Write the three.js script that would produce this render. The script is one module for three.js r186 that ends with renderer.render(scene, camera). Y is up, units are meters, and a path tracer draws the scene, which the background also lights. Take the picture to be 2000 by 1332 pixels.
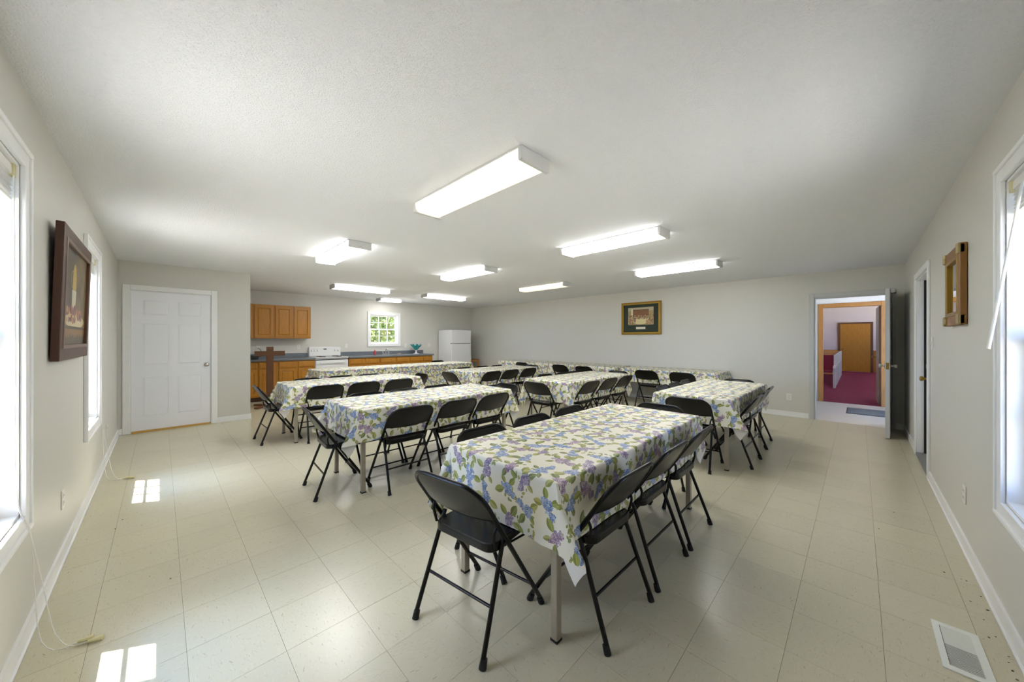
import * as THREE from 'three';
import { RoundedBoxGeometry } from 'three/addons/geometries/RoundedBoxGeometry.js';
import { mergeGeometries } from 'three/addons/utils/BufferGeometryUtils.js';
import { Sky } from 'three/addons/objects/Sky.js';
import { RectAreaLightUniformsLib } from 'three/addons/lights/RectAreaLightUniformsLib.js';

// ------------------------------------------------------------------ camera, sky, sun, exposure
const scene = new THREE.Scene();
const FOCAL = 681.1, YAW = 0.782;                       // pixels of the 2000 x 1332 frame
const camera = new THREE.PerspectiveCamera(2 * Math.atan(666 / FOCAL) * 180 / Math.PI, 2000 / 1332, 0.05, 200);
camera.position.set(0, 1.345, 0);
camera.lookAt(Math.cos(YAW), 1.345, -Math.sin(YAW));
camera.setViewOffset(2000, 1332, 0, 2.7, 2000, 1332);   // lens shift: the horizon lies a little above the middle
const renderer = new THREE.WebGLRenderer({ antialias: true });
renderer.toneMapping = THREE.LinearToneMapping;
renderer.toneMappingExposure = 1.2;
renderer.shadowMap.enabled = true;
RectAreaLightUniformsLib.init();

const SUN_DIR = new THREE.Vector3(-0.4, 1, -0.24).normalize();
const sky = new Sky();
sky.name = 'sky'; sky.scale.setScalar(150);
sky.material.uniforms.turbidity.value = 10;
sky.material.uniforms.rayleigh.value = 0.3;
sky.material.uniforms.mieCoefficient.value = 0.004;
sky.material.uniforms.mieDirectionalG.value = 0.75;
sky.material.uniforms.sunPosition.value.copy(SUN_DIR);
scene.add(sky);
scene.environmentIntensity = 2.6;

const sun = new THREE.DirectionalLight(0xfffaf2, 44);
sun.name = 'sun_light';
sun.position.copy(SUN_DIR).multiplyScalar(30).add(new THREE.Vector3(4, 0, -5));
sun.target.position.set(4, 0, -5);
sun.castShadow = true; sun.shadow.mapSize.set(4096, 4096);
Object.assign(sun.shadow.camera, { left: -14, right: 20, top: 14, bottom: -14, near: 1, far: 60 });
scene.add(sun, sun.target);

const LAMP = 11;                                        // radiance of the ceiling fittings
// ------------------------------------------------------------------ room dimensions (metres)
const XL = -0.428, ZR = 0.487, ZD = -7.363, ZK = -9.757, XP = 7.779, YC = 2.467, XE = 1.076, WT = 0.15;

// ------------------------------------------------------------------ helpers
function rng(seed) { let a = seed >>> 0; return () => { a = (a + 0x6D2B79F5) | 0; let t = Math.imul(a ^ (a >>> 15), 1 | a); t = (t + Math.imul(t ^ (t >>> 7), 61 | t)) ^ t; return ((t ^ (t >>> 14)) >>> 0) / 4294967296; }; }
const V = (x, y, z) => new THREE.Vector3(x, y, z);
const taken = new Map();
function numbered(n) { const k = taken.get(n) ?? 0; taken.set(n, k + 1); return k ? n + '_' + String(k).padStart(3, '0') : n; }
function shade(o) { o.traverse((c) => { if (c.isMesh) { c.castShadow = true; c.receiveShadow = true; } }); return o; }
function part(name, geo, mat, parent, label) {
  const m = new THREE.Mesh(Array.isArray(geo) ? merge(geo) : geo, mat); m.name = name; m.castShadow = m.receiveShadow = true; parent.add(m);
  if (label) m.userData.label = label; return m;
}
function merge(list) {
  return mergeGeometries(list.map((g) => { g = g.index ? g.toNonIndexed() : g; for (const k of Object.keys(g.attributes)) if (!['position', 'normal', 'uv'].includes(k)) g.deleteAttribute(k); return g; }));
}
function thing(name, label, category, [x, y, z] = [0, 0, 0], turn = 0, group) {
  const o = new THREE.Group(); o.name = numbered(name); o.position.set(x, y, z); o.rotation.y = turn;
  o.userData = { label, category }; if (group) o.userData.group = group; scene.add(o); return o;
}
function struct(name, label, category, geo, mat) {
  let o; if (geo) o = new THREE.Mesh(Array.isArray(geo) ? merge(geo) : geo, mat); else o = new THREE.Group();
  o.name = name; o.userData = { label, category, kind: 'structure' }; scene.add(o); return shade(o);
}
function box(x0, x1, y0, y1, z0, z1) { const g = new THREE.BoxGeometry(x1 - x0, y1 - y0, z1 - z0); g.translate((x0 + x1) / 2, (y0 + y1) / 2, (z0 + z1) / 2); boxUV(g); return g; }
function rbox(x0, x1, y0, y1, z0, z1, r = 0.004, s = 2) { const g = new RoundedBoxGeometry(x1 - x0, y1 - y0, z1 - z0, s, Math.min(r, (x1 - x0) / 2.01, (y1 - y0) / 2.01, (z1 - z0) / 2.01)); g.translate((x0 + x1) / 2, (y0 + y1) / 2, (z0 + z1) / 2); boxUV(g); return g; }
function boxUV(g) {                                       // uv in metres, from the side a face looks to
  const p = g.attributes.position, n = g.attributes.normal, u = new Float32Array(p.count * 2);
  for (let i = 0; i < p.count; i++) {
    const ax = Math.abs(n.getX(i)), ay = Math.abs(n.getY(i)), az = Math.abs(n.getZ(i));
    if (ay >= ax && ay >= az) { u[2 * i] = p.getX(i); u[2 * i + 1] = p.getZ(i); }
    else if (ax >= az) { u[2 * i] = p.getZ(i); u[2 * i + 1] = p.getY(i); }
    else { u[2 * i] = p.getX(i); u[2 * i + 1] = p.getY(i); }
  }
  g.setAttribute('uv', new THREE.BufferAttribute(u, 2)); return g;
}
function cyl(a, b, r0, r1 = r0, seg = 10) {
  const d = b.clone().sub(a), g = new THREE.CylinderGeometry(r1, r0, d.length(), seg);
  g.applyQuaternion(new THREE.Quaternion().setFromUnitVectors(V(0, 1, 0), d.normalize())); g.translate((a.x + b.x) / 2, (a.y + b.y) / 2, (a.z + b.z) / 2); return g;
}
function tube(pts, r, n = 40, rad = 8) { return new THREE.TubeGeometry(new THREE.CatmullRomCurve3(pts, false, 'centripetal'), n, r, rad, false); }
function lathe(profile, x, y, z, seg = 20) { const g = new THREE.LatheGeometry(profile.map(([r, h]) => new THREE.Vector2(r, h)), seg); g.translate(x, y, z); return g; }
function rectShape(a0, a1, b0, b1, holes = []) {
  const s = new THREE.Shape([[a0, b0], [a1, b0], [a1, b1], [a0, b1]].map((p) => new THREE.Vector2(...p)));
  for (const [c0, c1, d0, d1] of holes) s.holes.push(new THREE.Path([[c0, d0], [c0, d1], [c1, d1], [c1, d0]].map((p) => new THREE.Vector2(...p))));
  return s;
}
function extr(s, depth) { return new THREE.ExtrudeGeometry(s, { depth, bevelEnabled: false }); }
function wallX(x0, t, z0, z1, y0, y1, holes = []) {       // wall in a plane of constant x, holes [z0, z1, y0, y1]
  const g = extr(rectShape(-z1, -z0, y0, y1, holes.map(([a, b, c, d]) => [-b, -a, c, d])), t); g.rotateY(Math.PI / 2); g.translate(x0, 0, 0); return g;
}
function wallZ(z0, t, x0, x1, y0, y1, holes = []) { const g = extr(rectShape(x0, x1, y0, y1, holes), t); g.translate(0, 0, z0); return g; }

// ------------------------------------------------------------------ textures
function canvas(w, h, draw) { const c = document.createElement('canvas'); c.width = w; c.height = h; draw(c.getContext('2d'), w, h); return c; }
function canvasTex(c, repeat = [1, 1]) { const t = new THREE.CanvasTexture(c); t.colorSpace = THREE.SRGBColorSpace; t.wrapS = t.wrapT = THREE.RepeatWrapping; t.repeat.set(...repeat); return t; }
function noiseTex(size, fn, repeat, srgb = false) {
  const d = new Uint8Array(size * size * 4);
  for (let y = 0; y < size; y++) for (let x = 0; x < size; x++) { const v = fn(x, y), k = 4 * (y * size + x); for (let c = 0; c < 3; c++) d[k + c] = Math.max(0, Math.min(255, Array.isArray(v) ? v[c] : v)); d[k + 3] = 255; }
  const t = new THREE.DataTexture(d, size, size); t.wrapS = t.wrapT = THREE.RepeatWrapping; t.magFilter = THREE.LinearFilter; t.minFilter = THREE.LinearFilter; t.repeat.set(repeat, repeat);
  if (srgb) t.colorSpace = THREE.SRGBColorSpace; t.needsUpdate = true; return t;
}
function grid(seed, n) { const r = rng(seed), a = new Float32Array(n * n).map(() => r()); return (x, y) => { const i = Math.floor(x), j = Math.floor(y), f = x - i, g = y - j, s = f * f * (3 - 2 * f), t = g * g * (3 - 2 * g), m = (k) => ((k % n) + n) % n, A = (p, q) => a[m(q) * n + m(p)]; return (A(i, j) * (1 - s) + A(i + 1, j) * s) * (1 - t) + (A(i, j + 1) * (1 - s) + A(i + 1, j + 1) * s) * t; }; }
const n64 = grid(5, 64), n128 = grid(6, 128), n32 = grid(7, 32), n16 = grid(8, 16);
const popcorn = noiseTex(512, (x, y) => { const a = n128(x / 4, y / 4), b = n64(x / 8, y / 8); return 255 * Math.min(1, Math.max(0, (a - 0.45) * 2.2) * 0.8 + b * 0.3); }, 1.9);
const plaster = noiseTex(256, (x, y) => 255 * (0.5 * n64(x / 4, y / 4) + 0.5 * n128(x / 2, y / 2)), 1.4);
const tileTex = canvasTex(canvas(1024, 1024, (c, w, h) => {
  c.fillStyle = '#cac4aa'; c.fillRect(0, 0, w, h);
  const r = rng(31);
  for (let i = 0; i < 5200; i++) {
    const x = r() * w, y = r() * h, l = 3 + r() * 15, a = (r() - 0.5) * 0.9, k = r();
    c.strokeStyle = k < 0.5 ? `rgba(180,171,142,${0.2 + 0.3 * r()})` : k < 0.94 ? `rgba(212,207,187,${0.2 + 0.35 * r()})` : `rgba(140,126,100,${0.2 + 0.3 * r()})`;
    c.lineWidth = 1 + r() * 2.2; c.beginPath(); c.moveTo(x, y); c.lineTo(x + Math.cos(a) * l, y + Math.sin(a) * l); c.stroke();
  }
}), [1 / 1.2192, 1 / 1.2192]);
function woodTex(base, dark, seed, rep) {
  return canvasTex(canvas(512, 512, (c, w, h) => {
    c.fillStyle = base; c.fillRect(0, 0, w, h); const r = rng(seed);
    for (let i = 0; i < 420; i++) { const x = r() * w, y = r() * h, l = 60 + r() * 260, b = (r() - 0.5) * 14; c.strokeStyle = dark.replace('A', (0.05 + 0.2 * r()).toFixed(2)); c.lineWidth = 0.7 + r() * 2.6; for (const oy of [0, -h]) { c.beginPath(); c.moveTo(x, y + oy); c.quadraticCurveTo(x + b, y + oy + l / 2, x, y + oy + l); c.stroke(); } }
  }), [rep, rep]);
}
const oakTex = woodTex('#bb7f22', 'rgba(104,58,8,A)', 3, 2.4), oakLight = woodTex('#b98446', 'rgba(120,72,24,A)', 4, 2.4), walnutTex = woodTex('#6b4322', 'rgba(40,20,6,A)', 9, 3);
const laminate = noiseTex(256, (x, y) => { const k = n128(x / 2, y / 2) * 0.7 + n32(x / 8, y / 8) * 0.3; return [92 + 38 * k, 98 + 38 * k, 104 + 38 * k]; }, 3, true);
const carpet = noiseTex(256, (x, y) => { const k = n128(x / 2, y / 2); return [104 + 34 * k, 16 + 12 * k, 46 + 20 * k]; }, 3, true);
const gravel = noiseTex(256, (x, y) => { const k = n64(x / 4, y / 4) * 0.6 + n16(x / 16, y / 16) * 0.4; return [176 + 40 * k, 172 + 40 * k, 160 + 40 * k]; }, 0.25, true);

// the printed hydrangea oilcloth, one repeat is 0.8 m
const printTex = canvasTex(canvas(1024, 1024, (c, w, h) => {
  c.fillStyle = '#efebd8'; c.fillRect(0, 0, w, h); const r = rng(77);
  const wrap = (x, y, rad, fn) => { for (const ox of [-w, 0, w]) for (const oy of [-h, 0, h]) if (x + ox > -rad && x + ox < w + rad && y + oy > -rad && y + oy < h + rad) { c.save(); c.translate(x + ox, y + oy); fn(); c.restore(); } };
  function leaf(x, y, a, l) {
    const t = r(), col = t < 0.4 ? ['#a0a552', '#878e3e'] : t < 0.75 ? ['#b8b76c', '#99994c'] : ['#8a9352', '#6f7a3e'];
    wrap(x, y, l * 1.3, () => { c.rotate(a); c.fillStyle = col[0]; c.beginPath(); c.moveTo(0, 0); c.bezierCurveTo(l * 0.3, -l * 0.42, l * 0.75, -l * 0.3, l, 0); c.bezierCurveTo(l * 0.75, l * 0.34, l * 0.3, l * 0.4, 0, 0); c.fill();
      c.fillStyle = col[1]; c.beginPath(); c.moveTo(0, 0); c.bezierCurveTo(l * 0.3, l * 0.4, l * 0.75, l * 0.34, l, 0); c.quadraticCurveTo(l * 0.5, l * 0.06, 0, 0); c.fill();
      c.strokeStyle = 'rgba(214,212,150,0.8)'; c.lineWidth = 1.5; c.beginPath(); c.moveTo(0, 0); c.lineTo(l * 0.92, 0); c.stroke(); });
  }
  function bloom(x, y, rad, pal, a) {
    const f = []; for (let i = 0; i < rad * 1.75; i++) { const q = Math.pow(r(), 0.62) * rad, t = r() * 6.283, lobe = 0.82 + 0.18 * Math.sin(t * 3 + a); f.push([Math.cos(t) * q * lobe, Math.sin(t) * q * 0.74 * lobe, 3.4 + r() * 3.6, pal[Math.floor(r() * pal.length)], r() * 1.5]); }
    wrap(x, y, rad * 1.2, () => { c.rotate(a); for (const [fx, fy, s, col, t] of f) { c.fillStyle = col; for (let k = 0; k < 4; k++) { const g = t + k * 1.571; c.beginPath(); c.arc(fx + Math.cos(g) * s * 0.95, fy + Math.sin(g) * s * 0.95, s * 0.62, 0, 6.283); c.fill(); } c.fillStyle = 'rgba(240,236,214,0.9)'; c.beginPath(); c.arc(fx, fy, s * 0.36, 0, 6.283); c.fill(); c.fillStyle = 'rgba(238,234,217,0.55)'; c.beginPath(); c.arc(fx + s * 1.5, fy + s * 0.6, s * 0.5, 0, 6.283); c.fill(); } });
  }
  const blues = ['#7590be', '#8ca4cb', '#5c79b0', '#a9bad4', '#4f6ba6', '#93a0c8'], purp = ['#8f7a99', '#a594ab', '#7c668c', '#b9a8ba', '#6f5a80', '#9a93b8'], mauve = ['#98748c', '#b090a4', '#805e78', '#c4aab8', '#8a82a8'];
  for (let i = 0; i < 60; i++) { const x = r() * w, y = r() * h, a = r() * 6.283; c.lineWidth = 2; for (let k = 0; k < 4; k++) { const b = a + (r() - 0.5) * 1.6; leaf(x + Math.cos(b) * 15 * k, y + Math.sin(b) * 15 * k, b + (k % 2 ? 0.8 : -0.8), 20 + r() * 18); } }
  let idx = 0;
  for (let gy = 0; gy < 6; gy++) for (let gx = 0; gx < 6; gx++) {
    const x = (gx + 0.5 + (gy % 2) * 0.5 + (r() - 0.5) * 0.34) * w / 6, y = (gy + 0.5 + (r() - 0.5) * 0.34) * h / 6, pal = [blues, purp, blues, mauve][idx++ % 4], rad = 46 + r() * 26, a = r() * 6.283;
    for (let k = 0; k < 4; k++) leaf(x + Math.cos(a + k * 1.35) * rad * 0.62, y + Math.sin(a + k * 1.35) * rad * 0.55, a + k * 1.35, 52 + r() * 34);
    bloom(x, y, rad, pal, a); if (r() < 0.85) bloom(x + Math.cos(a) * rad * 1.25, y + Math.sin(a) * rad * 1.1, rad * 0.55, pal, a);
  }
}), [1 / 0.8, 1 / 0.8]);

const stillLife = canvasTex(canvas(640, 480, (c, w, h) => {
  const r = rng(12); c.fillStyle = '#4a3f30'; c.fillRect(0, 0, w, h);
  for (let i = 0; i < 900; i++) { const x = r() * w, y = r() * h * 0.75; c.fillStyle = x > w * 0.5 ? `rgba(150,120,58,${r() * 0.12})` : `rgba(70,60,46,${r() * 0.2})`; c.beginPath(); c.arc(x, y, 8 + r() * 36, 0, 6.3); c.fill(); }
  c.fillStyle = '#8f7340'; c.fillRect(0, h * 0.72, w, h * 0.1); c.fillStyle = '#cdbd92'; c.beginPath(); c.ellipse(w * 0.52, h * 0.74, w * 0.42, h * 0.075, 0, 0, 6.3); c.fill();
  c.fillStyle = '#4b402f'; c.fillRect(0, h * 0.8, w, h * 0.2); c.fillStyle = '#a5702a'; for (let i = 0; i < 46; i++) c.fillRect(i * 14, h * 0.83, 9, 24 + r() * 22);
  c.fillStyle = '#b99a3c'; c.beginPath(); c.ellipse(w * 0.45, h * 0.33, 46, 92, 0, 0, 6.3); c.fill(); c.strokeStyle = '#a08432'; c.lineWidth = 9; c.beginPath(); c.arc(w * 0.37, h * 0.31, 40, 1.2, 5); c.stroke();
  c.fillStyle = '#c9c1a6'; c.beginPath(); c.moveTo(w * 0.36, h * 0.42); c.lineTo(w * 0.54, h * 0.42); c.lineTo(w * 0.5, h * 0.7); c.lineTo(w * 0.38, h * 0.7); c.fill();
  c.fillStyle = '#d6d0bd'; c.beginPath(); c.ellipse(w * 0.68, h * 0.64, 70, 44, 0, 0, 3.2); c.fill(); c.fillRect(w * 0.64, h * 0.68, 54, 36);
  for (let i = 0; i < 60; i++) { c.fillStyle = ['#6d2f3c', '#8c4a4a', '#b8743c', '#5a2a38', '#c29a4a'][Math.floor(r() * 5)]; c.beginPath(); c.arc(w * (0.2 + 0.6 * r()), h * (0.6 + 0.14 * r()), 9 + r() * 11, 0, 6.3); c.fill(); }
}));
const gardenPrint = canvasTex(canvas(512, 384, (c, w, h) => {
  const r = rng(21); c.fillStyle = '#a9946c'; c.fillRect(0, 0, w, h); c.fillStyle = '#b9ad8c'; c.fillRect(0, 0, w, h * 0.2); c.fillStyle = '#8a5f3a'; c.fillRect(w * 0.2, h * 0.14, w * 0.62, h * 0.42); c.fillStyle = '#5f4026'; c.fillRect(w * 0.2, h * 0.12, w * 0.62, h * 0.05);
  for (let i = 0; i < 12; i++) { c.fillStyle = '#714a2c'; c.fillRect(w * (0.22 + i * 0.05), h * 0.18, 6, h * 0.36); }
  c.fillStyle = '#ddd6ad'; c.fillRect(w * 0.12, h * 0.08, w * 0.07, h * 0.5); c.fillStyle = '#dcd09a'; c.beginPath(); c.ellipse(w * 0.5, h * 0.8, w * 0.32, h * 0.17, 0, 0, 6.3); c.fill();
  for (let i = 0; i < 420; i++) { const x = r() * w, y = h * (0.45 + 0.5 * r()); if (Math.abs(x - w * 0.5) < w * 0.2 && y > h * 0.66) continue; c.fillStyle = ['#c2845c', '#8a7240', '#d2a27c', '#6b5a3a', '#cdbb8e', '#a4556a', '#5e6a3c'][Math.floor(r() * 7)]; c.beginPath(); c.arc(x, y, 4 + r() * 9, 0, 6.3); c.fill(); }
}));

// ------------------------------------------------------------------ materials
const std = (color, roughness = 0.6, o = {}) => new THREE.MeshStandardMaterial({ color, roughness, ...o });
const phys = (o) => new THREE.MeshPhysicalMaterial(o);
const M = {
  wall: std('#d5d3ca', 0.42, { bumpMap: plaster, bumpScale: 0.0006 }), ceiling: std('#eff0f2', 0.9, { bumpMap: popcorn, bumpScale: 0.0018 }),
  trim: std('#f2f2f0', 0.35), door: std('#f4f5f8', 0.4), greyDoor: std('#c9cac8', 0.45), sub: std('#6e6554', 0.9),
  tiles: [1, 0.985, 1.01, 0.975].map((k) => std(new THREE.Color(k, k, k), 0.27, { map: tileTex })),
  black: phys({ color: '#0d0d0c', roughness: 0.25, specularIntensity: 0.6 }), rubber: std('#0c0c0c', 0.7),
  print: std('#ffffff', 0.46, { map: printTex }), backing: std('#e9e7df', 0.85),
  leg: std('#a59d8c', 0.45, { metalness: 0.35 }), tabletop: std('#b9a98c', 0.6),
  oak: std('#ffffff', 0.42, { map: oakTex }), oakTrim: std('#ffffff', 0.45, { map: oakLight }), walnut: std('#ffffff', 0.55, { map: walnutTex }), darkWood: std('#4a2c1c', 0.4),
  laminate: std('#ffffff', 0.38, { map: laminate }), appliance: phys({ color: '#e6e6e4', roughness: 0.3, clearcoat: 0.4 }), steel: std('#b8b8b8', 0.28, { metalness: 0.9 }), dark: std('#1c1c1c', 0.5),
  brass: std('#9a7a36', 0.32, { metalness: 0.85 }), nickel: std('#b5b2aa', 0.3, { metalness: 0.9 }), gold: std('#8f6b1e', 0.4, { metalness: 0.55 }), goldWood: std('#8a5c22', 0.38), 
  capWhite: std('#d6d6d4', 0.5), capGrey: std('#b4b5b3', 0.5), plastic: std('#e8e6df', 0.45), tassel: std('#d8cfa0', 0.5), cord: std('#ecebe4', 0.7),
  glass: phys({ color: '#ffffff', roughness: 0.02, transmission: 1, thickness: 0, ior: 1.5 }), mirror: std('#e8e8e8', 0.03, { metalness: 1 }),
  carpet: std('#ffffff', 0.95, { map: carpet }), pinkWall: std('#d9cdc8', 0.7), vestWall: std('#e6e6e6', 0.6), wainscot: std('#ffffff', 0.5, { map: oakTex }), pewEnd: std('#c9cac6', 0.6), pewCloth: std('#7c1f35', 0.9),
  gravel: std('#ffffff', 1, { map: gravel }), roof: std('#8a8580', 0.9), bark: std('#5c4a38', 0.95), mat: std('#6f7478', 0.95), mitre: std('#2f3a30', 0.8), caption: std('#e2dcc8', 0.7), slot: std('#3a3a36', 0.7),
};

// ------------------------------------------------------------------ the building
{
  const f = struct('floor', 'cream speckled vinyl tile floor of the hall', 'floor', box(XL - WT, XP + WT, -0.12, -0.003, ZK - WT, ZR + WT), M.sub);
  const S = 0.3048, gx0 = 0.0785, gz0 = -0.2268, gap = 0.0006, cells = [], r = rng(88);
  for (let i = -2; i < 26; i++) for (let j = -33; j < 3; j++) {
    const x0 = Math.max(XL, gx0 + i * S), x1 = Math.min(XP, gx0 + (i + 1) * S), z0 = Math.max(ZK, gz0 + j * S), z1 = Math.min(ZR, gz0 + (j + 1) * S);
    if (x1 - x0 < 0.02 || z1 - z0 < 0.02 || (x1 < XE && z1 < ZD)) continue;
    const cx = (x0 + x1) / 2, cz = (z0 + z1) / 2, d = cx * Math.cos(YAW) - cz * Math.sin(YAW), l = cx * Math.sin(YAW) + cz * Math.cos(YAW);
    const inView = d > 0.9 && Math.abs(l / d) < 1.5;
    cells.push({ x0, x1, z0, z1, cx, cz, rank: inView ? d : 1000 + d });
  }
  cells.sort((a, b) => a.rank - b.rank);
  const full = new Map(), rest = [];
  function tileGeo(w, d, ou, ov, flip) {
    const g = new THREE.BoxGeometry(w - 2 * gap, 0.003, d - 2 * gap); boxUV(g); const u = g.attributes.uv;
    for (let i = 0; i < u.count; i++) { const a = u.getX(i), b = u.getY(i); u.setXY(i, (flip ? b : a) + ou, (flip ? a : b) + ov); } return g;
  }
  cells.forEach((c, k) => {
    const w = c.x1 - c.x0, d = c.z1 - c.z0, v = Math.floor(r() * 16), key = w.toFixed(3) + d.toFixed(3) + v;
    if (!full.has(key)) full.set(key, tileGeo(w, d, (v % 4) * 0.31, Math.floor(v / 4) * 0.29, v % 2 === 0));
    const y = -0.0015 + (r() - 0.5) * 0.0003;
    if (k < 300) { const t = part(k ? 'tile_' + String(k).padStart(3, '0') : 'tile', full.get(key), M.tiles[v % 4], f); t.position.set(c.cx, y, c.cz); }
    else { const g = full.get(key).clone(); g.translate(c.cx, y, c.cz); rest.push(g); }
  });
  const q = part('tile_field', rest, M.tiles[0], f); q.userData.kind = 'stuff';
}
const HOLE = { w1: [-2.555, -1.725, 0.585, 2.095], w2: [-5.135, -4.375, 0.61, 2.105], w3: [1.93, 2.765, 0.585, 2.08], w4: [4.15, 4.99, 1.225, 2.065], d2: [-0.53, 0.33, -0.001, 2.05], d3: [5.24, 6.26, -0.001, 2.045] };
struct('ceiling', 'white popcorn textured ceiling', 'ceiling', (() => { const g = extr(rectShape(XL - WT, XP + WT, -(ZR + WT), -(ZK - WT)), 0.12); g.rotateX(-Math.PI / 2); g.translate(0, YC, 0); return g; })(), M.ceiling);
struct('wall_left', 'pale grey side wall with tall windows and still life painting', 'wall', wallX(XL - WT, WT, ZK - WT, ZR + WT, -0.1, YC, [HOLE.w1, HOLE.w2]), M.wall);
struct('wall_right', 'pale grey wall with mirror and recessed door', 'wall', wallZ(ZR, WT, XL, XP, -0.1, YC, [HOLE.w3, HOLE.d3]), M.wall);
struct('wall_far', 'long pale grey wall with gold framed picture and open doorway', 'wall', wallX(XP, WT, ZK - WT, ZR + WT, -0.1, YC, [HOLE.d2]), M.wall);
struct('wall_kitchen', 'pale grey kitchen wall with small window', 'wall', wallZ(ZK - WT, WT, XL, XP, -0.1, YC, [HOLE.w4]), M.wall);
struct('wall_partition', 'pale grey partition wall around the white panel door', 'wall', [wallZ(ZD - 0.12, 0.12, XL, XE, -0.1, YC, [[-0.315, 0.575, -0.001, 2.06]]), box(XE - 0.12, XE, 0, YC, ZK, ZD - 0.12)], M.wall);
{
  const B = 0.085, T = 0.012, bb = (n, l, g) => struct(n, l, 'baseboard', g, M.trim);
  bb('baseboard_left', 'white baseboard along the window wall', [box(XL, XL + T, 0, B, ZD, ZR), rbox(XL, XL + T + 0.008, 0, 0.016, ZD, ZR, 0.006)]);
  bb('baseboard_right', 'white baseboard along the mirror wall', [box(XL + T, 5.175, 0, B, ZR - T, ZR), rbox(XL + T, 5.175, 0, 0.016, ZR - T - 0.008, ZR, 0.006), box(6.325, XP, 0, B, ZR - T, ZR)]);
  bb('baseboard_far', 'cream baseboard along the picture wall', [box(XP - T, XP, 0, B, -8.9, -0.6), box(XP - T, XP, 0, B, 0.4, ZR - T)]);
  bb('baseboard_partition', 'white baseboard beside the panel door', [box(0.645, XE + T, 0, B, ZD, ZD + T), box(XL + T, -0.385, 0, B, ZD, ZD + T), box(XE, XE + T, 0, B, -9.1, ZD)]);
}
{ // roof and ground outside
  const o = new THREE.Mesh(undefined, M.roof); o.name = 'roof'; o.userData = { label: 'flat roof with eaves above the hall', category: 'roof', kind: 'structure' };
  // the sanctuary rises above it, so the roof stops at the entry
  o.geometry = (() => { const q = extr(rectShape(-1.06, 10.2, -1.0, 10.5), 0.12); q.rotateX(-Math.PI / 2); q.translate(0, 2.62, 0); return q; })(); shade(o); scene.add(o);
  const l = new THREE.Mesh(box(-60, 70, -0.5, -0.35, -60, 60), M.gravel); l.name = 'ground'; l.userData = { label: 'pale gravel ground outside the windows', category: 'gravel', kind: 'structure' }; shade(l); scene.add(l);
}

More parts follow.
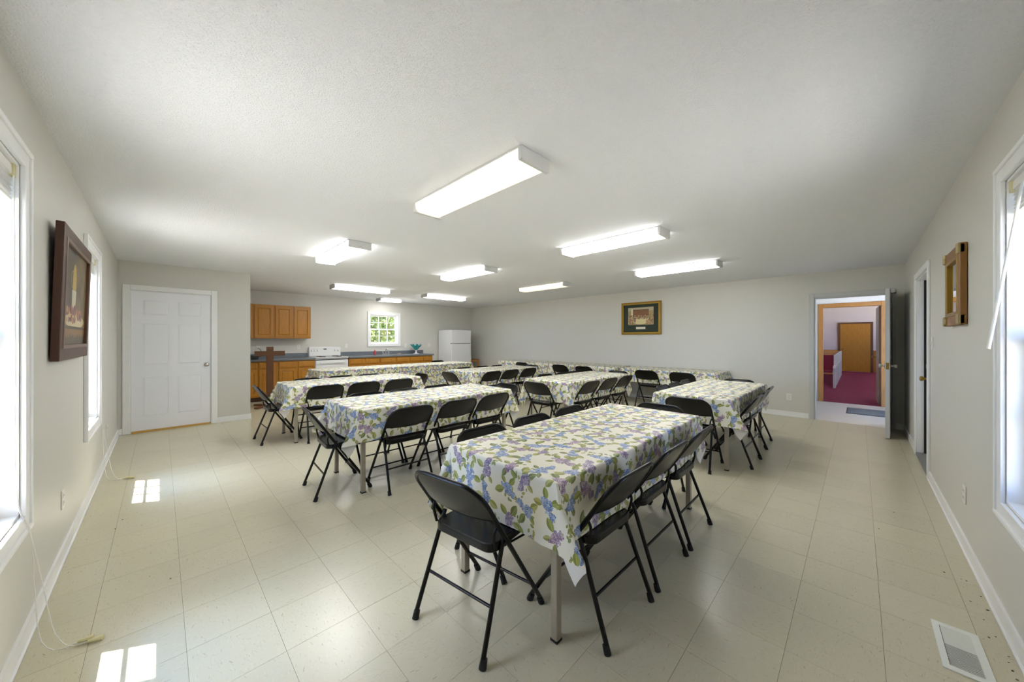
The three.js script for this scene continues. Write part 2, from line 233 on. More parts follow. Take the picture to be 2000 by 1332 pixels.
// ------------------------------------------------------------------ windows
// built in a local frame: a = along the wall, y up, n = towards the room (0 is the wall face)
function windowUnit(name, label, [a0, a1, y0, y1], place, { blind, cols = 3, wand = false, cordSide = 1, sill = true } = {}) {
  const g = struct(name, label, 'window'); const put = (list) => list;
  const C = 0.07, add = (n, geo, mat, p = g) => part(n, geo, mat, p);
  const fr = add('casing', put([rbox(a0 - C, a0, y0 - C, y1 + C, 0, 0.018, 0.005), rbox(a1, a1 + C, y0 - C, y1 + C, 0, 0.018, 0.005), rbox(a0, a1, y1, y1 + C, 0, 0.018, 0.005), rbox(a0, a1, y0 - C, y0, 0, 0.018, 0.005),
    rbox(a0 - C - 0.003, a0 - C + 0.016, y0 - C - 0.003, y1 + C + 0.003, 0, 0.026, 0.005), rbox(a1 + C - 0.016, a1 + C + 0.003, y0 - C - 0.003, y1 + C + 0.003, 0, 0.026, 0.005), rbox(a0 - C - 0.001, a1 + C + 0.001, y1 + C - 0.016, y1 + C + 0.004, 0, 0.0275, 0.005), rbox(a0 - C - 0.001, a1 + C + 0.001, y0 - C - 0.004, y0 - C + 0.016, 0, 0.0275, 0.005)]), M.trim);
  add('jamb', [box(a0, a0 + 0.012, y0, y1, -WT, 0), box(a1 - 0.012, a1, y0, y1, -WT, 0), box(a0, a1, y1 - 0.012, y1, -WT, 0), box(a0, a1, y0, y0 + 0.012, -WT, 0.0)], M.trim);
  const ym = (y0 + y1) / 2, F = 0.04;
  for (const [lo, hi, n0, nm] of [[y0 + 0.012, ym + 0.02, -0.085, 'lower_sash'], [ym - 0.02, y1 - 0.012, -0.12, 'upper_sash']]) {
    const b0 = a0 + 0.012, b1 = a1 - 0.012, s = add(nm, [box(b0, b0 + F, lo, hi, n0, n0 + 0.03), box(b1 - F, b1, lo, hi, n0, n0 + 0.03), box(b0 + F, b1 - F, lo, lo + F, n0, n0 + 0.03), box(b0 + F, b1 - F, hi - F, hi, n0, n0 + 0.03)], M.trim);
    const w = b1 - b0 - 2 * F, hh = hi - lo - 2 * F;
    for (let k = 1; k < cols; k++) { const x = b0 + F + w * k / cols; add('muntin', box(x - 0.009, x + 0.009, lo + F, hi - F, n0 + 0.006, n0 + 0.024), M.trim, s); }
    add('muntin', box(b0 + F, b1 - F, lo + F + hh / 2 - 0.009, lo + F + hh / 2 + 0.009, n0 + 0.007, n0 + 0.023), M.trim, s);
    for (let i = 0; i < cols; i++) for (let j = 0; j < 2; j++) add('pane', box(b0 + F + w * i / cols, b0 + F + w * (i + 1) / cols, lo + F + hh * j / 2, lo + F + hh * (j + 1) / 2, n0 + 0.0148, n0 + 0.0152), M.glass, s);
  }
  place(g);
  if (blind) {
    const b = thing('mini_blind', blind, 'blind'); place(b);
    part('head_rail', rbox(a0 + 0.016, a1 - 0.016, y1 - 0.055, y1 - 0.014, -0.05, -0.012, 0.004), M.plastic, b);
    for (let k = 0; k < 11; k++) part('slat', box(a0 + 0.02, a1 - 0.02, y1 - 0.064 - k * 0.0075, y1 - 0.0625 - k * 0.0075, -0.046 + (k % 2) * 0.002, -0.018 + (k % 3) * 0.002), M.plastic, b);
    part('bottom_rail', rbox(a0 + 0.018, a1 - 0.018, y1 - 0.162, y1 - 0.148, -0.046, -0.016, 0.004), M.plastic, b);
    const ac = cordSide > 0 ? a1 - 0.03 : a0 + 0.03;
    part('bracket', rbox(a0 + 0.002, a0 + 0.03, y1 - 0.062, y1 - 0.006, -0.054, -0.006, 0.003), M.tassel, b);
    part('bracket', rbox(ac - 0.012, ac + 0.028, y1 - 0.062, y1 - 0.006, -0.054, -0.006, 0.003), M.tassel, b);
    if (wand) part('wand', cyl(V(a0 + 0.215, y1 - 0.06, -0.004), V(a0 + 0.215, y1 - 0.775, 0.084), 0.0045, 0.006, 8), M.plastic, b);
    else {
      const e = ac + cordSide * -0.02;
      part('cord', tube([V(ac, y1 - 0.06, -0.008), V(ac, 1.3, -0.004), V(ac, y0 + 0.05, 0.004), V(ac, y0 - 0.06, 0.032), V(ac - cordSide * 0.005, 0.25, 0.045), V(ac - cordSide * 0.03, 0.03, 0.07), V(ac - cordSide * 0.08, 0.006, 0.12), V(e - cordSide * 0.06, 0.012, 0.17)], 0.0018, 60, 5), M.cord, b);
      part('cord', tube([V(ac - 0.01, y1 - 0.06, -0.008), V(ac - 0.012, 1.3, -0.004), V(ac - 0.012, y0 + 0.05, 0.004), V(ac - 0.012, y0 - 0.06, 0.032), V(ac - cordSide * 0.03, 0.28, 0.07), V(ac - cordSide * 0.06, 0.06, 0.11), V(ac - cordSide * 0.09, 0.008, 0.15), V(e - cordSide * 0.09, 0.012, 0.2)], 0.0018, 60, 5), M.cord, b);
      for (const [dx, n] of [[0.06, 0.17], [0.09, 0.2]]) part('tassel', cyl(V(e - cordSide * dx, 0.012, n), V(e - cordSide * (dx + 0.012), 0.012, n + 0.045), 0.006, 0.011, 10), M.tassel, b);
    }
  }
  return g;
}
const onLeft = (o) => { o.rotation.y = Math.PI / 2; o.position.set(XL, 0, 0); }, onRight = (o) => { o.rotation.y = Math.PI; o.position.set(0, 0, ZR); }, onKitchen = (o) => o.position.set(0, 0, ZK);
// left wall: a = -z ; right wall: a = -x ; kitchen wall: a = x
const flip = ([p, q, r, s]) => [-q, -p, r, s];
windowUnit('window_1', 'tall white window at the left edge, nearest the camera', flip(HOLE.w1), onLeft, { blind: 'raised white mini blind in the nearest left window', cordSide: 1 });
windowUnit('window_2', 'tall white window beyond the still life painting', flip(HOLE.w2), onLeft, { blind: 'raised white mini blind in window beyond the still life painting', cordSide: 1 });
windowUnit('window_3', 'tall white window at the right edge beside the mirror', flip(HOLE.w3), onRight, { blind: 'raised white mini blind with tilt wand at right edge', wand: true, cordSide: 1 });
windowUnit('window_4', 'small white gridded window above the kitchen sink', HOLE.w4, onKitchen, {});

// ------------------------------------------------------------------ doors
function sixPanel(parent, w, h, mat, t = 0.04) {           // local: x 0..w, y 0..h, face at z = 0, body behind
  const st = 0.115, mid = 0.1, pw = (w - 2 * st - mid) / 2, rows = [[0.2, 0.77], [0.95, 1.56], [1.68, h - 0.13]], holes = [];
  for (const [b, c] of rows) for (const x of [st, st + pw + mid]) holes.push([x, x + pw, b, c]);
  const s = extr(rectShape(0, w, 0, h, holes), 0.009); s.translate(0, 0, -0.009);
  part('stiles_and_rails', s, mat, parent); part('core', box(0, w, 0, h, -t, -0.009), mat, parent);
  for (const [a, b, c, d] of holes) { const q = new THREE.ExtrudeGeometry(rectShape(a + 0.022, b - 0.022, c + 0.022, d - 0.022), { depth: 0.001, bevelEnabled: true, bevelThickness: 0.006, bevelSize: 0.02, bevelSegments: 1 }); q.translate(0, 0, -0.0085); part('panel', q, mat, parent); }
}
function knobGeo(x, y, z, s = 1) { const g = lathe([[0.0, 0], [0.032, 0], [0.032, 0.006], [0.012, 0.012], [0.011, 0.03], [0.024, 0.04], [0.028, 0.052], [0.022, 0.064], [0.0, 0.067]], 0, 0, 0, 20); g.rotateX(Math.PI / 2 * s); g.translate(x, y, z); return g; }
{
  const d = struct('door_1', 'closed white six panel door in the partition', 'door');
  d.position.set(-0.3, 0.025, ZD - 0.012); sixPanel(d, 0.86, 2.025, M.door);
  part('knob', knobGeo(0.815, 0.925, 0), M.nickel, d, 'brushed nickel knob');
  struct('trim_1', 'white casing around the six panel door', 'trim', [rbox(-0.385, -0.31, 0, 2.13, ZD, ZD + 0.018, 0.006), rbox(0.57, 0.645, 0, 2.13, ZD, ZD + 0.018, 0.006), rbox(-0.31, 0.57, 2.055, 2.13, ZD, ZD + 0.018, 0.006), box(-0.315, -0.302, 0, 2.055, ZD - 0.12, ZD), box(0.562, 0.575, 0, 2.055, ZD - 0.12, ZD), box(-0.302, 0.562, 2.052, 2.06, ZD - 0.12, ZD)], M.trim);
  struct('trim_2', 'bare pine threshold strip under the white panel door', 'threshold', rbox(-0.3, 0.56, 0, 0.022, ZD - 0.07, ZD + 0.01, 0.005), std('#d8a950', 0.6));
}
{ // open grey door by the doorway
  const d = struct('door_2', 'grey door standing wide open beside the doorway', 'door');
  d.position.set(XP - 0.004, 0.012, 0.335); d.rotation.y = Math.PI - 0.065;   // local x runs back into the room
  part('slab', rbox(0.0, 0.86, 0, 2.03, -0.022, 0.022, 0.002), M.greyDoor, d);
  for (const y of [0.25, 1.0, 1.78]) part('hinge', [cyl(V(-0.002, y - 0.045, -0.028), V(-0.002, y + 0.045, -0.028), 0.007), box(0, 0.03, y - 0.045, y + 0.045, -0.0245, -0.022)], M.brass, d);
  part('latch_plate', box(0.8595, 0.862, 0.93, 1.02, -0.014, 0.014), M.brass, d);
  part('knob', knobGeo(0.8, 0.975, 0.022, 1), M.nickel, d); part('knob', knobGeo(0.8, 0.975, -0.022, -1), M.nickel, d);
  part('coat_hook', [cyl(V(0.5, 1.99, -0.022), V(0.5, 1.99, -0.06), 0.006), lathe([[0, 0], [0.012, 0], [0.012, 0.012], [0, 0.014]], 0.5, 1.985, -0.064, 10)], M.dark, d);
  struct('trim_3', 'grey white casing around the open doorway', 'trim', [rbox(XP - 0.018, XP, 0, 2.115, -0.595, -0.53, 0.005), rbox(XP - 0.018, XP, 2.05, 2.115, -0.53, 0.395, 0.005), rbox(XP - 0.018, XP, 0, 2.05, 0.36, 0.395, 0.005), box(XP, XP + WT, 0, 2.05, -0.53, -0.515), box(XP, XP + WT, 0, 2.05, 0.345, 0.36), box(XP, XP + WT, 2.035, 2.05, -0.515, 0.345)], M.greyDoor);
}
{ // recessed entrance door in the right wall
  const d = struct('door_3', 'recessed white entry door in right wall with brass knob', 'door');
  part('slab', box(5.256, 6.222, 0.03, 2.03, 0.562, 0.6), M.door, d); part('weatherstrip', box(6.222, 6.246, 0.03, 2.031, 0.54, 0.6), M.rubber, d);
  const k = knobGeo(6.12, 0.9, 0.562, -1); part('knob', k, M.brass, d, 'brass knob'); part('deadbolt', lathe([[0, 0], [0.028, 0], [0.026, 0.014], [0, 0.016]], 0, 0, 0, 16).rotateX(-Math.PI / 2).translate(6.13, 1.04, 0.562), M.brass, d, 'brass deadbolt');
  struct('trim_4', 'white casing and jamb of the recessed entry door', 'trim', [rbox(5.175, 5.24, 0, 2.11, ZR - 0.018, ZR, 0.005), rbox(6.26, 6.325, 0, 2.11, ZR - 0.018, ZR, 0.005), rbox(5.24, 6.26, 2.045, 2.11, ZR - 0.018, ZR, 0.005), box(5.24, 5.254, 0, 2.045, ZR, ZR + WT), box(6.246, 6.26, 0, 2.045, ZR, ZR + WT), box(5.254, 6.246, 2.031, 2.045, ZR, ZR + WT)], M.trim);
  struct('trim_5', 'grey metal threshold of the recessed entry door', 'threshold', rbox(5.254, 6.246, 0, 0.028, ZR - 0.01, ZR + WT, 0.006), std('#8b8d8a', 0.5, { metalness: 0.4 }));
}

// ------------------------------------------------------------------ ceiling lights
function fitting(label, x, z, len, alongX, warm, cap, level) {
  const t = thing('fluorescent_light', label, 'ceiling light', [x, YC, z], alongX ? 0 : Math.PI / 2, 'ceiling lights');
  const W = 0.125, D = 0.078, s = new THREE.Shape();      // lens profile in (across, down)
  s.moveTo(-W, -0.012); s.lineTo(-W + 0.006, -D + 0.03); s.quadraticCurveTo(-W + 0.014, -D, -W + 0.05, -D); s.lineTo(W - 0.05, -D); s.quadraticCurveTo(W - 0.014, -D, W - 0.006, -D + 0.03); s.lineTo(W, -0.012); s.closePath();
  const g = new THREE.ExtrudeGeometry(s, { depth: len - 0.05, bevelEnabled: false, curveSegments: 6 }); g.translate(0, 0, -(len - 0.05) / 2); g.rotateY(Math.PI / 2);
  const col = new THREE.Color(warm ? '#fff1d2' : '#fafafa');
  part('lens', g, std('#f4f2ea', 0.5, { emissive: col, emissiveIntensity: level }), t);
  part('back_pan', rbox(-len / 2 + 0.02, len / 2 - 0.02, -0.012, 0, -W - 0.004, W + 0.004, 0.003), M.capWhite, t);
  for (const e of [-1, 1]) part('end_cap', rbox(e > 0 ? len / 2 - 0.03 : -len / 2, e > 0 ? len / 2 : -len / 2 + 0.03, -D - 0.004, 0, -W - 0.004, W + 0.004, 0.006), (cap === 'grey' && e > 0) || (cap === 'greyLeft' && e < 0) ? M.capGrey : M.capWhite, t);
  const l = new THREE.RectAreaLight(col, (warm ? 0.85 : LAMP), len - 0.06, 2 * W - 0.03); l.name = 'lamp_light'; l.position.set(0, -D - 0.004, 0); l.rotation.x = -Math.PI / 2; t.add(l);
}
fitting('long cream fluorescent light nearest the camera', 1.585, -1.98, 1.22, false, true, 'white', 0.8);
fitting('white fluorescent light with grey end, nearest the white panel door', 1.605, -4.64, 1.22, false, false, 'grey', 12);
fitting('long white fluorescent light right of the nearest one', 3.585, -1.99, 1.22, false, false, 'white', 12);
fitting('fluorescent light with grey end in the middle of the ceiling', 3.575, -4.6, 1.22, false, false, 'grey', 12);
fitting('long white fluorescent light nearest the open doorway', 5.6, -2.0, 1.22, false, false, 'white', 12);
fitting('cream fluorescent light near the middle of the picture wall', 5.6, -4.64, 1.22, false, true, 'grey', 0.95);
fitting('white fluorescent light turned crosswise in front of the wall cabinets', 3.06, -7.62, 1.22, true, false, 'greyLeft', 12);
fitting('white fluorescent light turned crosswise nearest the refrigerator', 5.16, -7.58, 1.22, true, false, 'greyLeft', 12);
fitting('short white fluorescent light above the kitchen window', 4.45, -9.2, 0.64, true, false, 'greyLeft', 5);

// ------------------------------------------------------------------ folding chairs
const chairParts = (() => {
  const P = {}, hw = 0.2175, tr = 0.0115, foot = V(0.455, 0.012, 0), top = V(-0.025, 0.745 - tr, 0), e = top.clone().sub(foot), len = e.length(); e.normalize();
  const nrm = V(-e.y, e.x, 0).negate();                     // points forward and up, out of the back plane
  const at = (s, z, n = 0) => foot.clone().addScaledVector(e, s).addScaledVector(nrm, n).add(V(0, 0, z));
  const rc = 0.1, pts = [];
  pts.push(at(0, -hw)); for (let k = 1; k <= 6; k++) pts.push(at((len - rc) * k / 6, -hw));
  for (let k = 1; k < 8; k++) { const a = k / 8 * Math.PI / 2; pts.push(at(len - rc + Math.sin(a) * rc, -hw + rc - Math.cos(a) * rc)); }
  for (let k = 0; k <= 4; k++) pts.push(at(len, (-hw + rc) + (2 * hw - 2 * rc) * k / 4));
  for (let k = 7; k > 0; k--) { const a = k / 8 * Math.PI / 2; pts.push(at(len - rc + Math.sin(a) * rc, hw - rc + Math.cos(a) * rc)); }
  for (let k = 6; k >= 0; k--) pts.push(at((len - rc) * k / 6, hw));
  P.frame = new THREE.TubeGeometry(new THREE.CatmullRomCurve3(pts, false, 'centripetal'), 110, tr, 8, false);
  { // backrest: curved sheet with rolled lower edge
    const s0 = (0.562 - 0.012) / e.y, s1 = len - 0.002, NU = 18, NV = 14, pos = [], idx = [];
    for (const side of [1, -1]) for (let j = 0; j <= NV; j++) { const s = s0 + (s1 - s0) * j / NV, q = s - (len - rc), w = (q > 0 ? hw - rc + Math.sqrt(Math.max(0, rc * rc - q * q)) : hw) - 0.004;
      for (let i = 0; i <= NU; i++) { const u = -1 + 2 * i / NU, roll = j === 0 ? -0.004 : 0; const p = at(s, u * w, -0.024 * (1 - u * u) * (1 - Math.pow(j / NV, 2.5)) + side * 0.0045 + roll * side); pos.push(p.x, p.y, p.z); } }
    const st = (NV + 1) * (NU + 1);
    for (const f of [0, 1]) for (let j = 0; j < NV; j++) for (let i = 0; i < NU; i++) { const a = f * st + j * (NU + 1) + i, b = a + 1, c = a + NU + 1, d = c + 1; if (f) idx.push(a, b, c, b, d, c); else idx.push(a, c, b, b, c, d); }
    for (let i = 0; i < NU; i++) idx.push(i, i + 1, st + i, i + 1, st + i + 1, st + i);
    const g = new THREE.BufferGeometry(); g.setAttribute('position', new THREE.Float32BufferAttribute(pos, 3)); g.setIndex(idx); g.computeVertexNormals(); P.backrest = g;
  }
  { // seat: stamped pan with a rounded lip
    const s = new THREE.Shape(), x0 = 0.1, x1 = 0.485, w0 = 0.182, w1 = 0.172, r = 0.05;
    s.moveTo(x0 + r, -w0); s.lineTo(x1 - r, -w1); s.quadraticCurveTo(x1, -w1, x1, -w1 + r); s.lineTo(x1, w1 - r); s.quadraticCurveTo(x1, w1, x1 - r, w1); s.lineTo(x0 + r, w0); s.quadraticCurveTo(x0, w0, x0, w0 - r); s.lineTo(x0, -w0 + r); s.quadraticCurveTo(x0, -w0, x0 + r, -w0);
    const g = new THREE.ExtrudeGeometry(s, { depth: 0.026, bevelEnabled: true, bevelThickness: 0.008, bevelSize: 0.008, bevelSegments: 3, curveSegments: 6 }); g.rotateX(Math.PI / 2); g.translate(0, 0.438, 0); P.seat = g;
  }
  P.rear = [-1, 1].map((k) => tube([V(0, 0.012, k * 0.2155), V(0.06, 0.17, k * 0.208), V(0.12, 0.33, k * 0.2), V(0.172, 0.468, k * 0.1935)], 0.011, 10, 8));
  P.link = [-1, 1].map((k) => tube([V(0.112, 0.535, k * 0.205), V(0.1, 0.5, k * 0.196), V(0.112, 0.435, k * 0.188)], 0.007, 8, 6));
  P.rearBar = cyl(V(0.075, 0.2, -0.206), V(0.075, 0.2, 0.206), 0.007); P.frontBar = (() => { const a = at(0.13 / e.y, -hw), b = at(0.13 / e.y, hw); return cyl(a, b, 0.007); })();
  P.caps = [[0.455, -hw, -0.6], [0.455, hw, -0.6], [0, -0.2155, 0.37], [0, 0.2155, 0.37]].map(([x, z, lean]) => cyl(V(x - (lean > 0 ? -0.002 : 0.002), 0, z), V(x + lean * 0.035, 0.036, z), 0.0165, 0.0145, 10));
  return P;
})();
let chairProto = null;
function chair(x, z, turn, label) {
  let o;
  if (!chairProto) {
    o = chairProto = thing('folding_chair', label, 'chair', [x, 0, z], turn, 'black metal folding chairs'); const P = chairParts, b = M.black;
    part('frame', P.frame, b, o); part('backrest', P.backrest, b, o); part('seat', P.seat, b, o);
    P.rear.forEach((g) => part('rear_leg', g, b, o)); P.link.forEach((g) => part('seat_link', g, b, o)); part('crossbar', P.rearBar, b, o); part('crossbar', P.frontBar, b, o); P.caps.forEach((g) => part('foot_cap', g, M.rubber, o));
  } else { o = chairProto.clone(); o.name = numbered('folding_chair'); o.position.set(x, 0, z); o.rotation.y = turn; o.userData = { label, category: 'chair', group: 'black metal folding chairs' }; scene.add(o); }
  return o;
}
const E0 = 0, N = Math.PI / 2, S_ = -Math.PI / 2, Wd = Math.PI;     // facing +x, -z, +z, -x

// ------------------------------------------------------------------ tables and cloths
const TOP = 0.735;
let tableProto = null;
function table(x, z, turn, label) {
  let o;
  if (!tableProto) {
    o = tableProto = thing('banquet_table', label, 'table', [x, 0, z], turn, 'metal legged banquet tables');
    part('tabletop', rbox(-0.915, 0.915, TOP - 0.028, TOP, -0.381, 0.381, 0.008), M.tabletop, o);
    part('apron', [box(-0.87, 0.87, TOP - 0.075, TOP - 0.028, -0.345, -0.33), box(-0.87, 0.87, TOP - 0.075, TOP - 0.028, 0.33, 0.345), box(-0.87, -0.855, TOP - 0.075, TOP - 0.028, -0.33, 0.33), box(0.855, 0.87, TOP - 0.075, TOP - 0.028, -0.33, 0.33)], M.leg, o);
    for (const a of [-1, 1]) for (const b of [-1, 1]) { const l = part('leg', rbox(a * 0.858 - 0.018, a * 0.858 + 0.018, 0.008, TOP - 0.028, b * 0.33 - 0.018, b * 0.33 + 0.018, 0.005), M.leg, o); part('foot_cap', rbox(a * 0.858 - 0.02, a * 0.858 + 0.02, 0, 0.012, b * 0.33 - 0.02, b * 0.33 + 0.02, 0.003), M.rubber, l); }
  } else { o = tableProto.clone(); o.name = numbered('banquet_table'); o.position.set(x, 0, z); o.rotation.y = turn; o.userData = { label, category: 'table', group: 'metal legged banquet tables' }; scene.add(o); }
  return o;
}
// cloth over a top of 2A x 2B; corners: for [-a,+b], [+a,+b], [+a,-b], [-a,-b] the side over which the fold is laid: 'x' keeps the end flat, 'z' keeps the long side flat
function cloth(x, z, turn, label, { A = 0.915, B = 0.381, D = 0.285, seed = 1, corners = ['x', 'z', 'x', 'z'], ripple = 1 } = {}) {
  const t = thing('tablecloth', label, 'tablecloth', [x, TOP, z], turn, 'flowered tablecloths'), r = rng(seed), ph = [r() * 6, r() * 6, r() * 6, r() * 6], uo = r() * 0.5, vo = r() * 0.5;
  const A1 = A + 0.004, B1 = B + 0.004, R = 0.012;
  function axis(h, n) { const a = []; for (let k = 0; k <= 9; k++) a.push(-h - D + (D - 0.03) * k / 9); a.push(-h - 0.018, -h - 0.009); for (let k = 0; k <= n; k++) a.push(-h + 2 * h * k / n); const m = a.length - n - 1; for (let k = m - 1; k >= 0; k--) a.push(-a[k]); return a; }
  const nx = Math.max(10, Math.round(A * 22)), us = axis(A1, nx), vs = axis(B1, 10);
  const hang = (o) => { const q = Math.PI / 2 * R; return o < q ? [R * Math.sin(o / R), R * (1 - Math.cos(o / R))] : [R, R + o - q]; };   // [out, down]
  function map(u, v, off) {
    const px = Math.max(-A1, Math.min(A1, u)), pz = Math.max(-B1, Math.min(B1, v)), dx = Math.abs(u - px), dz = Math.abs(v - pz), sx = Math.sign(u) || 1, sz = Math.sign(v) || 1;
    if (!dx && !dz) return V(px, 0.004 + off, pz);
    if (dx && dz) {
      const rr = Math.hypot(dx, dz), phi = Math.atan2(dz, dx), mode = corners[sx < 0 ? (sz > 0 ? 0 : 3) : (sz > 0 ? 1 : 2)];
      const w = mode === 'x' ? phi : Math.PI / 2 - phi, ridge = 0.5, flatOut = hang(rr)[0];    // w = 0 at the side kept flat
      const k = Math.min(1, rr / 0.06);
      let along, out;                                      // along: past the corner in the plane of the flat side; out: away from that side's plane
      if (w < ridge) { along = rr * Math.sin(w); out = flatOut * (1 - 0) + 0.01 * Math.sin(w / ridge * Math.PI) * k; }
      else { const q = (w - ridge) / (Math.PI / 2 - ridge), s = rr * Math.sin(ridge); along = s * Math.pow(1 - q, 3) + flatOut * q; out = flatOut - (flatOut + 0.0) * q * 1.0 - 0.03 * Math.sin(q * Math.PI) * k * (1 - q * 0.3); }
      const drop = Math.sqrt(Math.max(0, rr * rr - Math.min(along, rr) ** 2)), yy = -Math.min(rr, Math.max(drop, hang(rr)[1] * 0.8));
      const n = off * 0.5;
      if (mode === 'x') return V(sx * (A1 + out + n), yy + 0.004, sz * (B1 + along + n));
      return V(sx * (A1 + along + n), yy + 0.004, sz * (B1 + out + n));
    }
    const o = dx || dz, [out, down] = hang(o), f = o / D, wv = ripple * (dz ? 0.006 * f * (Math.sin(px * 9 + ph[0]) + 0.6 * Math.sin(px * 17 + ph[1])) : 0.007 * f * (Math.sin(pz * 13 + ph[2]) + 0.5 * Math.sin(pz * 23 + ph[3])));
    const edge = dz ? Math.min(1, (A1 - Math.abs(px)) / 0.1) : Math.min(1, (B1 - Math.abs(pz)) / 0.1), ot = out + (0.004 * f + Math.max(-0.008, wv)) * Math.max(0, edge) + off;
    return V(px + (dx ? sx * ot : 0), 0.004 - down, pz + (dz ? sz * ot : 0));
  }
  function sheet(off, inner) {
    const pos = [], uv = [], idx = [], m = us.length;
    for (const v of vs) for (const u of us) { const p = map(u, v, off); pos.push(p.x, p.y, p.z); uv.push(u + uo, v + vo); }
    for (let j = 0; j < vs.length - 1; j++) for (let i = 0; i < m - 1; i++) { const a = j * m + i, b = a + 1, c = a + m, d = c + 1; if (inner) idx.push(a, b, c, b, d, c); else idx.push(a, c, b, b, c, d); }
    const g = new THREE.BufferGeometry(); g.setAttribute('position', new THREE.Float32BufferAttribute(pos, 3)); g.setAttribute('uv', new THREE.Float32BufferAttribute(uv, 2)); g.setIndex(idx); g.computeVertexNormals(); return g;
  }
  part('printed_face', sheet(0, false), M.print, t, 'hydrangea printed face');
  const bk = sheet(-0.0015, true); { // push the backing off the print along the inner normal so the two never share a surface
    const p = bk.attributes.position, q = bk.attributes.normal; for (let i = 0; i < p.count; i++) p.setXYZ(i, p.getX(i) + q.getX(i) * 0.0012, p.getY(i) + q.getY(i) * 0.0012, p.getZ(i) + q.getZ(i) * 0.0012); }
  part('backing', bk, M.backing, t, 'white felt backing');
  return t;
}
const tables = [
  ['nearest table', 2.105, -1.29, { seed: 3, D: 0.295, corners: ['x', 'z', 'x', 'z'] }],
  ['second left table', 2.11, -3.42, { seed: 5, corners: ['z', 'z', 'x', 'z'] }],
  ['third left table beside the white door', 2.1, -5.53, { seed: 7, corners: ['z', 'z', 'x', 'z'] }],
  ['front right table near the doorway', 4.955, -1.29, { seed: 9, corners: ['x', 'z', 'x', 'z'] }],
  ['middle right table', 4.93, -3.3, { seed: 11, D: 0.3, corners: ['x', 'z', 'x', 'z'] }],
  ['back right table', 4.98, -5.48, { seed: 13, corners: ['x', 'z', 'x', 'z'] }],
];
for (const [n, x, z, o] of tables) { table(x, z, 0, 'banquet table with square metal legs under cloth of ' + n); cloth(x, z, 0, 'cream cloth with blue and purple hydrangeas over ' + n, o); }
table(3.075, -7.68, 0, 'banquet table nearest the stove, under the long back cloth'); table(4.915, -7.68, 0, 'banquet table nearest the refrigerator, under the long back cloth');
cloth(3.995, -7.68, 0, 'long hydrangea cloth over two tables in front of the kitchen counter', { A: 1.836, D: 0.5, seed: 15, corners: ['z', 'z', 'x', 'z'] });
table(7.365, -2.7, Math.PI / 2, 'banquet table against picture wall, nearest the doorway'); cloth(7.365, -2.7, Math.PI / 2, 'bunched hydrangea cloth on wall table nearest the doorway', { seed: 17, corners: ['z', 'z', 'x', 'z'] });
table(7.365, -4.7, Math.PI / 2, 'middle banquet table against the picture wall'); table(7.365, -6.54, Math.PI / 2, 'banquet table against picture wall, nearest the refrigerator');
cloth(7.365, -5.62, Math.PI / 2, 'long hydrangea cloth over two wall tables near the refrigerator', { A: 1.836, seed: 19, corners: ['z', 'z', 'z', 'x'] });

const rows = [
  ['nearest table', [[1.561, -0.755], [2.086, -0.757], [2.6, -0.759]], [[1.56, -1.835], [2.08, -1.835], [2.59, -1.835]], [0.893, -1.302, Math.atan2(0.061, 0.432)], [3.27, -1.315]],
  ['second left table', [[1.608, -2.866], [2.15, -2.875], [2.645, -2.885]], [[1.65, -3.975], [2.115, -3.965], [2.588, -3.97]], [0.915, -3.413, -0.07], [3.34, -3.42]],
  ['third left table', [[1.557, -5.02], [2.06, -5.0], [2.6, -5.01]], [[1.61, -6.1], [2.12, -6.13], [2.572, -6.08]], [0.89, -5.58, 0.02], [3.28, -5.54]],
  ['front right table', [[4.53, -0.775], [5.0, -0.79], [5.5, -0.815]], [[4.685, -1.83], [5.08, -1.82], [5.55, -1.83]], [3.86, -1.27, 0.0], [6.18, -1.29]],
  ['middle right table', [[4.43, -2.76], [4.985, -2.765], [5.52, -2.77]], [[4.72, -3.86], [5.2, -3.84], [5.52, -3.86]], [3.76, -3.27, 0.03], [6.2, -3.29]],
  ['back right table', [[4.47, -4.95], [4.98, -4.96], [5.53, -4.96]], [[4.62, -6.04], [5.16, -6.06], [5.58, -6.03]], [3.8, -5.45, 0.0], [6.2, -5.5]],
];
const ord = ['left', 'middle', 'right'];
for (const [n, near, far, end, other] of rows) {
  near.forEach(([x, z], k) => chair(x, z, N + (k - 1) * 0.01, `black folding chair, ${ord[k]} of three on camera side of ${n}`));
  far.forEach(([x, z], k) => chair(x, z, S_ + (k - 1) * 0.015, `black folding chair, ${ord[k]} of three on kitchen side of ${n}`));
  chair(end[0], end[1], E0 + end[2], `black folding chair at the left end of ${n}`);
  chair(other[0], other[1], Wd, `black folding chair at the right end of ${n}`);
}
[[6.76, -6.35, 'first from the refrigerator'], [6.75, -5.1, 'second from the refrigerator'], [6.74, -4.42, 'third from the refrigerator'], [6.735, -2.98, 'fourth from the refrigerator'], [6.72, -2.3, 'fifth and nearest the doorway']].forEach(([x, z, l]) => chair(x, z, E0, `black folding chair at picture wall tables, ${l}`));
chair(5.66, -8.66, S_, 'black folding chair between kitchen counter and long back table');

